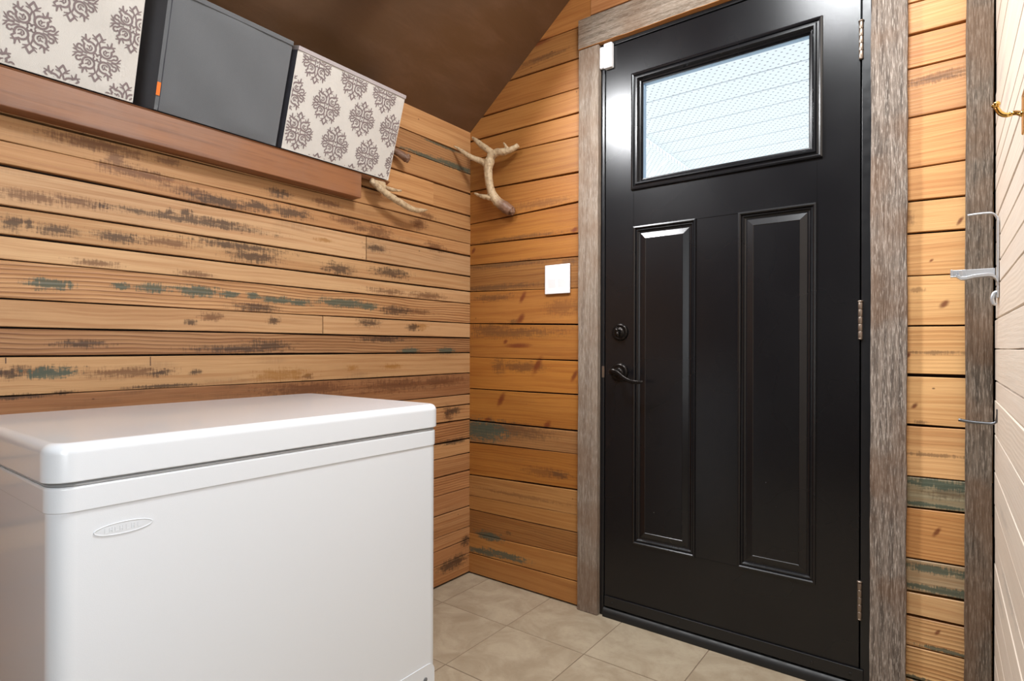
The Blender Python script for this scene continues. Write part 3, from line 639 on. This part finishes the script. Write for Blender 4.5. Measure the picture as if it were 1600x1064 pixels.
bm = bmesh.new(); box(bm, .0005, .0028, .0085, .010, .0, .29)
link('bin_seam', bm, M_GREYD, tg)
cen1 = [(.45-a, v) for a, v in ((.083, .075), (.206, .09), (.33, .09), (.019, -.012), (.018, .165), (.14, .185), (.145, -.018), (.27, .19), (.27, -.01), (.08, .27), (.20, .28), (-.045, .075))]
bin_box('cream bin with taupe medallion print at the left edge, partly out of view', -1.792, .45, .295, .185, [M_CREAM, M_CREAM, M_PRINT], M_CRIM, cen1, 3, mr=.047)

# ------------------------------------------------------------------ antlers
def antler_mat(name, burr, r0, r1):
    k = NT(name); v = k.obj()
    d = k.vm('LENGTH', k.vm('SUBTRACT', v, burr)); n = k.noise(v, 90., 4, .65); n2 = k.noise(k.vm('MULTIPLY', v, (1, 1, .3)), 40., 3)
    c = k.mix(k.rng(n2, .4, .7, 0, .5), rgb(196, 172, 138), rgb(156, 126, 92))
    m = k.rng(k.math('ADD', d, k.math('MULTIPLY', k.math('SUBTRACT', n, .5), .05)), r1, r0, 0, .9)
    c = k.mix(m, c, rgb(104, 68, 52)); c = k.mix(k.rng(n, .48, .66, 0, .55), c, rgb(112, 86, 64))
    k.set(Base_Color=c, Roughness=.5); k.bump(n, .002); return k.m
def antler(label, base, branches, burr, mat, vox=.0028):
    t = tag(empty('antler', base), label, 'antler')
    bm = bmesh.new()
    for pts, rad in branches: tube(bm, [Vector(p)-Vector(base) for p in pts], [q*1.06 for q in rad], 12, 6)
    b = Vector(burr[0])-Vector(base); rnd = random.Random(4)
    for i in range(16):
        d = Vector((rnd.uniform(-1, 1), rnd.uniform(-1, 1), rnd.uniform(-1, 1))).normalized()*burr[1]
        bmesh.ops.create_icosphere(bm, subdivisions=1, radius=burr[1]*.38, matrix=Matrix.Translation(b+d*.85))
    o = link('antler_bone', bm, mat, t)
    md = o.modifiers.new('remesh', 'REMESH'); md.mode = 'VOXEL'; md.voxel_size = vox; md.use_smooth_shade = True
    md = o.modifiers.new('smooth', 'SMOOTH'); md.factor = .5; md.iterations = 2
    tx = bpy.data.textures.new('bone_pits', 'CLOUDS'); tx.noise_scale = .012; tx.noise_depth = 3
    md = o.modifiers.new('pits', 'DISPLACE'); md.texture = tx; md.strength = .0045; md.mid_level = .5; md.texture_coords = 'LOCAL'
    return t
B2 = (.235, -.020, 1.562)
antler('forked antler mounted on the door wall in the corner, below the ceiling', B2,
       [([(.243, -.022, 1.556), (.215, -.032, 1.578), (.183, -.042, 1.605), (.160, -.050, 1.645), (.150, -.055, 1.695), (.147, -.056, 1.740), (.152, -.055, 1.775)], [.021, .022, .019, .0165, .0165, .018, .022]),
        ([(.150, -.055, 1.765), (.165, -.055, 1.792), (.195, -.052, 1.802), (.230, -.045, 1.800), (.262, -.036, 1.808), (.285, -.030, 1.818)], [.018, .017, .015, .013, .011, .010]),
        ([(.175, -.055, 1.795), (.155, -.062, 1.815), (.120, -.066, 1.842), (.090, -.066, 1.868), (.062, -.060, 1.890)], [.013, .0125, .0115, .009, .004]),
        ([(.245, -.044, 1.803), (.236, -.050, 1.818), (.226, -.054, 1.835)], [.008, .006, .003]),
        ([(.148, -.056, 1.755), (.120, -.070, 1.775), (.088, -.090, 1.790), (.058, -.105, 1.812), (.040, -.115, 1.828), (.022, -.130, 1.842)], [.015, .012, .0105, .009, .0065, .003]),
        ([(.178, -.044, 1.612), (.145, -.055, 1.622), (.112, -.062, 1.632), (.080, -.066, 1.648)], [.012, .0105, .008, .004])],
       ((.243, -.022, 1.556), .017), antler_mat('antler_bone_corner', (.008, -.002, -.006), .045, .09))
B1 = (.02, -.42, 1.71)
antler('antler on the left wall, its tines poking out below the right-hand patterned bin', B1,
       [([(.040, -.418, 1.712), (.030, -.450, 1.726), (.022, -.480, 1.730), (.021, -.499, 1.700), (.020, -.500, 1.650), (.024, -.508, 1.606), (.045, -.548, 1.581), (.050, -.590, 1.583)], [.014, .013, .012, .012, .012, .012, .012, .010]),
        ([(.050, -.592, 1.584), (.055, -.565, 1.568), (.060, -.525, 1.548), (.064, -.480, 1.533), (.066, -.430, 1.519), (.064, -.385, 1.516), (.058, -.345, 1.524), (.052, -.315, 1.533)], [.008, .011, .0115, .0115, .011, .0095, .007, .003]),
        ([(.054, -.580, 1.582), (.048, -.545, 1.578), (.044, -.510, 1.575), (.042, -.475, 1.577), (.042, -.440, 1.582)], [.008, .0085, .0075, .006, .004])],
       ((.042, -.416, 1.712), .0165), antler_mat('antler_bone_left', (.02, .002, .002), .05, .10))

# ------------------------------------------------------------------ freezer
k = NT('freezer_enamel'); n = k.noise(k.obj(), 700., 2)
k.set(Base_Color=(.73, .765, .81, 1), Roughness=.16, Coat_Weight=.3); k.bump(n, .00008); M_ENAMEL = k.m
M_GASKET = plain('grey_gasket', rgb(222, 224, 226), .5)
FX0, FX1, FY0, FY1 = .10, .66, -1.664, -.862
def rounded(bm, x0, x1, y0, y1, z0, z1, rad, top=0.0, bot=0.0, n=10):
    def ring(z, ins):
        r = max(rad-ins, .001); out = []
        for cx, cy, a0 in ((x1-rad, y1-rad, 0), (x0+rad, y1-rad, 90), (x0+rad, y0+rad, 180), (x1-rad, y0+rad, 270)):
            for i in range(n+1):
                a = R(a0+90*i/n); out.append(bm.verts.new((cx+r*math.cos(a), cy+r*math.sin(a), z)))
        return out
    rs = []
    if bot:
        for i in range(5): a = R(90*i/4); rs.append(ring(z0+bot*(1-math.sin(a)), bot*(1-math.cos(a))) ) if False else None
        for i in range(5): a = R(90*i/4); rs.append(ring(z0+bot*(1-math.cos(a)), bot*(1-math.sin(a))))
    else: rs.append(ring(z0, 0))
    if top:
        for i in range(9): a = R(90*i/8); rs.append(ring(z1-top+top*math.sin(a), top*(1-math.cos(a))))
    else: rs.append(ring(z1, 0))
    m = len(rs[0])
    for a, b in zip(rs, rs[1:]):
        for i in range(m): bm.faces.new((a[i], a[(i+1) % m], b[(i+1) % m], b[i]))
    bm.faces.new(rs[0][::-1]); bm.faces.new(rs[-1])
fz = tag(empty('chest_freezer', (.38, -1.27, 0)), 'white chest freezer with closed lid standing against the left plank wall', 'freezer')
FO = Vector((.38, -1.27, 0))
def flink(name, bm, mats, **kw):
    for vv in bm.verts: vv.co -= FO
    o = link(name, bm, mats, fz, **kw)
    md = o.modifiers.new('wn', 'WEIGHTED_NORMAL'); md.keep_sharp = True
    return o
bm = bmesh.new(); rounded(bm, FX0+.006, FX1-.006, FY0+.006, FY1-.006, .03, .752, .030, top=.001, bot=.004)
flink('freezer_cabinet', bm, M_ENAMEL, smooth=True)
bm = bmesh.new(); rounded(bm, FX0+.0035, FX1-.0035, FY0+.0035, FY1-.0035, .750, .788, .0325, top=.004, bot=.002)
flink('cabinet_rim', bm, M_ENAMEL, smooth=True)
bm = bmesh.new(); rounded(bm, FX0+.0065, FX1-.0065, FY0+.0065, FY1-.0065, .780, .799, .031)
flink('lid_gasket', bm, M_GASKET, smooth=True)
bm = bmesh.new(); rounded(bm, FX0, FX1, FY0, FY1, .795, .852, .036, top=.016, bot=.002)
flink('freezer_lid', bm, M_ENAMEL, smooth=True)
M_FOOT = plain('black_foot', rgb(30, 30, 30), .6)
for xx in (FX0+.06, FX1-.06):
    for yy in (FY0+.06, FY1-.06):
        bm = bmesh.new(); lathe(bm, [(.02, 0), (.022, .004), (.018, .031)], (xx, yy, 0), (0, 0, 1), 16)
        flink('freezer_foot', bm, M_FOOT)
# oval badge with raised letters, and a raised control panel low on the front
bm = bmesh.new(); C_ = Vector((FX1-.006, -1.566, .713)); n = 40
def oval(r1, r2, x): return [bm.verts.new((C_.x+x, C_.y+r1*math.cos(2*math.pi*i/n), C_.z+r2*math.sin(2*math.pi*i/n))) for i in range(n)]
o1, o2, o3 = oval(.041, .0095, 0), oval(.040, .009, .0016), oval(.0375, .0075, .0010)
for a, b in ((o1, o2), (o2, o3)):
    for i in range(n): bm.faces.new((a[i], a[(i+1) % n], b[(i+1) % n], b[i]))
bm.faces.new(o3)
M_BADGE = NT('badge_enamel').set(Base_Color=(.70, .735, .78, 1), Roughness=.2)
bg_ = flink('badge', bm, M_BADGE)
bm = bmesh.new()
for i, (yy, hh) in enumerate(((-.026, .0045), (-.019, .0035), (-.012, .0035), (-.005, .0035), (.003, .004), (.011, .004), (.019, .0035))):
    x = C_.x+.0010
    if i % 2 == 0: box(bm, x, x+.0004, C_.y+yy-.0005, C_.y+yy+.0007, C_.z-hh, C_.z+hh); box(bm, x, x+.0004, C_.y+yy+.0007, C_.y+yy+.0035, C_.z-hh, C_.z-hh+.001)
    else:
        box(bm, x, x+.0004, C_.y+yy-.001, C_.y+yy, C_.z-hh, C_.z+hh); box(bm, x, x+.0004, C_.y+yy+.0025, C_.y+yy+.0035, C_.z-hh, C_.z+hh); box(bm, x, x+.0004, C_.y+yy, C_.y+yy+.0025, C_.z-.0004, C_.z+.0005)
flink('badge_lettering', bm, M_BADGE)

bm = bmesh.new(); x = FX1-.0065
pr = []
for cy, cz, a0 in ((-.905, .188, 0), (-1.19, .188, 90), (-1.19, .065, 180), (-.905, .065, 270)):
    for i in range(7): a = R(a0+15*i); pr.append((cy+.022*math.cos(a), cz+.022*math.sin(a)))
a = [bm.verts.new((x, y, z)) for y, z in pr]; b = [bm.verts.new((x+.0024, y, z)) for y, z in pr]
bm.faces.new(b)
for i in range(len(pr)): bm.faces.new((a[i], a[(i+1) % len(pr)], b[(i+1) % len(pr)], b[i]))
bmesh.ops.recalc_face_normals(bm, faces=bm.faces[:])
flink('control_panel', bm, M_ENAMEL)
bm = bmesh.new(); lathe(bm, [(.006, 0), (.006, .002), (.004, .003)], (x+.002, -.915, .176), (1, 0, 0), 16)
flink('indicator', bm, plain('indicator_grey', rgb(110, 112, 116), .5))

# ------------------------------------------------------------------ hooks on the right wall
M_BRASS = plain('polished_brass', rgb(226, 186, 108), .18, 1.0)
M_ZINC = plain('bright_zinc', rgb(205, 210, 216), .3, .75)
M_STEEL = plain('dull_steel', rgb(120, 124, 130), .35, 1.0)
W0 = XR-.002
t = tag(empty('coat_hook', (W0, -.675, 1.372)), 'polished brass coat hook curving out at the top right edge', 'coat hook')
bm = bmesh.new(); box(bm, -.004, 0, -.050, -.014, -.035, .030); link('hook_plate', bm, M_BRASS, t, bevel=.003)
bm = bmesh.new(); tube(bm, [(-.002, -.018, -.002), (-.010, .003, .009), (-.021, .005, .0085), (-.029, .005, .014), (-.0335, .005, .024)], [.0045, .0038, .0038, .004, .0035], 12)
lathe(bm, [(.002, -.004), (.0055, -.002), (.0065, .001), (.0055, .004), (.002, .0055)], (-.034, .005, .028), (-.5, 0, 1), 16)
link('hook_arm', bm, M_BRASS, t, smooth=True)
t = tag(empty('coat_hook', (W0, -.14, 1.2)), 'long bright zinc strap hook with a flat clasp arm, beside the dark corner board', 'coat hook')
bm = bmesh.new(); box(bm, -.0035, 0, -.012, .012, -.085, .100); link('hook_plate', bm, M_ZINC, t, bevel=.001)
bm = bmesh.new()
for yy, dz in ((-.006, 0), (.006, .003)):
    tube(bm, [(-.001, yy, .088), (-.003, yy, .105), (-.011, yy, .115+dz), (-.024, yy, .1175+dz), (-.042, yy, .1175+dz), (-.058, yy, .1165+dz)], .0022, 8)
link('upper_prong', bm, M_ZINC, t, smooth=True)
bm = bmesh.new()
def strap(bm, path, y0, y1, th):
    a = [[bm.verts.new((x, y, z)) for x, z in path] for y in (y0, y1)]
    b = [[bm.verts.new((x, y, z-th)) for x, z in path] for y in (y0, y1)]
    for i in range(len(path)-1):
        bm.faces.new((a[0][i], a[0][i+1], a[1][i+1], a[1][i])); bm.faces.new((b[0][i], b[1][i], b[1][i+1], b[0][i+1]))
        bm.faces.new((a[0][i], b[0][i], b[0][i+1], a[0][i+1])); bm.faces.new((a[1][i], a[1][i+1], b[1][i+1], b[1][i]))
    bm.faces.new((a[0][0], a[1][0], b[1][0], b[0][0])); bm.faces.new((a[0][-1], b[0][-1], b[1][-1], a[1][-1]))
strap(bm, [(-.002, -.046), (-.006, -.033), (-.012, -.0275), (-.020, -.0260), (-.045, -.0275), (-.060, -.0315), (-.071, -.0320), (-.080, -.0240)], -.016, .012, .0075)
box(bm, -.083, -.006, .010, .0125, -.0285, -.0125)
link('middle_arm', bm, M_ZINC, t, bevel=.0008)
bm = bmesh.new()
box(bm, -.091, -.086, -.012, .012, -.0300, -.0130); box(bm, -.075, -.068, -.014, .010, -.0330, -.0155); box(bm, -.091, -.060, .009, .0130, -.0280, -.0120); box(bm, -.091, -.066, -.013, .012, -.0315, -.0290)
link('clasp', bm, M_ZINC, t, bevel=.001)
bm = bmesh.new(); tube(bm, [(-.002, 0, -.070), (-.008, 0, -.074), (-.011, 0, -.086), (-.009, 0, -.098), (-.003, 0, -.1)], [.004, .0045, .005, .0045, .003], 10, flat=(Vector((0, 1, 0)), 1.0))
link('lower_hook', bm, M_ZINC, t, smooth=True)
t = tag(empty('coat_hook', (W0, -.12, .82)), 'plain dull steel wire hook, lowest of the hooks on the right wall', 'coat hook')
bm = bmesh.new(); tube(bm, [(.000, 0, .020), (-.001, 0, .008), (-.004, 0, -.002), (-.012, 0, -.0055), (-.03, 0, -.0055), (-.052, 0, -.0045), (-.074, 0, -.001)], [.0025, .0028, .003, .003, .0032, .0036, .004], 12)
link('hook_wire', bm, M_STEEL, t, smooth=True)
bm = bmesh.new(); box(bm, -.0025, 0, -.005, .005, .002, .030); link('hook_base', bm, M_STEEL, t, bevel=.001)

# ------------------------------------------------------------------ panel housing, added window frame and spot shell
M_HOUSE = plain('lamp_housing', rgb(225, 222, 215), .5)
t = tag(empty('ceiling_light', (1.40, -0.90, 2.599)), 'flat white panel light on the level part of the ceiling behind the view', 'ceiling light')
bm = bmesh.new(); box(bm, -.22, .22, -.25, .25, -.028, 0); link('light_housing', bm, M_HOUSE, t, bevel=.004)

bm = bmesh.new()
for (ya, yb, za, zb) in ((-2.96, -2.90, .59, 2.03), (-2.10, -2.04, .59, 2.03), (-2.90, -2.10, .59, .645), (-2.90, -2.10, 1.97, 2.03)): box(bm, XR-.02, XR+.05, ya, yb, za, zb)
tag(link('added_window_1', bm, M_HOUSE, bevel=.002), 'added frame around the unseen side fill light', kind='structure')
t = tag(empty('added_spot', (.34, -.775, 2.205)), 'added white spot housing on the sloped ceiling, standing in for bounced light', 'lamp')
bm = bmesh.new(); dv = Vector((.74, .40, -.75)).normalized()
lathe(bm, [(.055, -.012), (.085, 0), (.085, .042), (.080, .042), (.080, .030), (.001, .030)], (-.0, .0, -.02), dv, 32)
link('added_spot_shell', bm, M_HOUSE, t)
bm = bmesh.new(); tube(bm, [(-.01, 0, -.02), (-.03, 0, .0), (-.045, 0, .012)], .012, 10)
link('added_spot_stem', bm, M_HOUSE, t)
# ------------------------------------------------------------------ outside: porch soffit and ground
k = NT('soffit_vinyl'); v = k.obj(); P = k.sep(v)
row = k.math('FLOOR', k.math('MULTIPLY', P[1], 1/.0317)); a_ = k.math('FRACT', k.math('ADD', k.math('MULTIPLY', P[0], 1/.042), k.math('MULTIPLY', row, .5))); b_ = k.math('FRACT', k.math('MULTIPLY', P[1], 1/.0317))
d = k.vm('LENGTH', k.comb(k.math('SUBTRACT', a_, .5), k.math('SUBTRACT', b_, .5)))
c = k.mix(k.rng(d, .17, .11), rgb(240, 242, 244), rgb(112, 118, 128))
k.set(Base_Color=c, Roughness=.5); M_SOFF = k.m
bm = bmesh.new(); SP = .2535
for i in range(-6, 20):
    ya = 1.515+i*SP
    box(bm, -.10, 9.0, ya+.007, ya+SP-.007, 2.55, 2.572)
    quad(bm, (-.10, ya-.007, 2.572), (9.0, ya-.007, 2.572), (9.0, ya+.007, 2.572), (-.10, ya+.007, 2.572), 1)  # groove backing coloured darker to stand in for its shadow
box(bm, -.128, -.108, .06, 6.6, 2.530, 2.556)
so = tag(link('porch_soffit', bm, [M_SOFF, plain('soffit_groove_shade', rgb(120, 126, 136), .8)]), 'white perforated soffit of the porch seen through the door window', 'soffit')
so['kind'] = 'structure'; del so['category']
bm = bmesh.new(); d1 = Vector((.645, -.764, 0)); n1 = Vector((.764, .645, 0))
for i in range(-16, 18):
    o_ = Vector((-.45, 3.0, 0)) + n1*(i*SP)
    q = [o_+d1*s*7+n1*e for s, e in ((-1, .004), (1, .004), (1, SP-.004), (-1, SP-.004))]
    lo = [bm.verts.new((p.x, p.y, 2.552)) for p in q]; hi = [bm.verts.new((p.x, p.y, 2.558)) for p in q]
    bm.faces.new(lo[::-1]); bm.faces.new(hi)
    for j in range(4): bm.faces.new((lo[j], lo[(j+1) % 4], hi[(j+1) % 4], hi[j]))
for co, no in (((-.118, 0, 0), (1, 0, 0)), ((-4, 0, 0), (-1, 0, 0)), ((0, 6.6, 0), (0, 1, 0)), ((0, .07, 0), (0, -1, 0))):
    bmesh.ops.bisect_plane(bm, geom=bm.verts[:]+bm.edges[:]+bm.faces[:], plane_co=co, plane_no=no, clear_outer=True)
o2_ = link('porch_soffit', bm, M_SOFF); tag(o2_, 'angled soffit panels at the lower left of the door window', kind='structure')
bm = bmesh.new(); box(bm, -8, 10, .10, 16, -.12, -.02)
tag(link('ground', bm, plain('outdoor_concrete', rgb(205, 205, 200), .9)), 'pale ground outside the door', kind='structure')
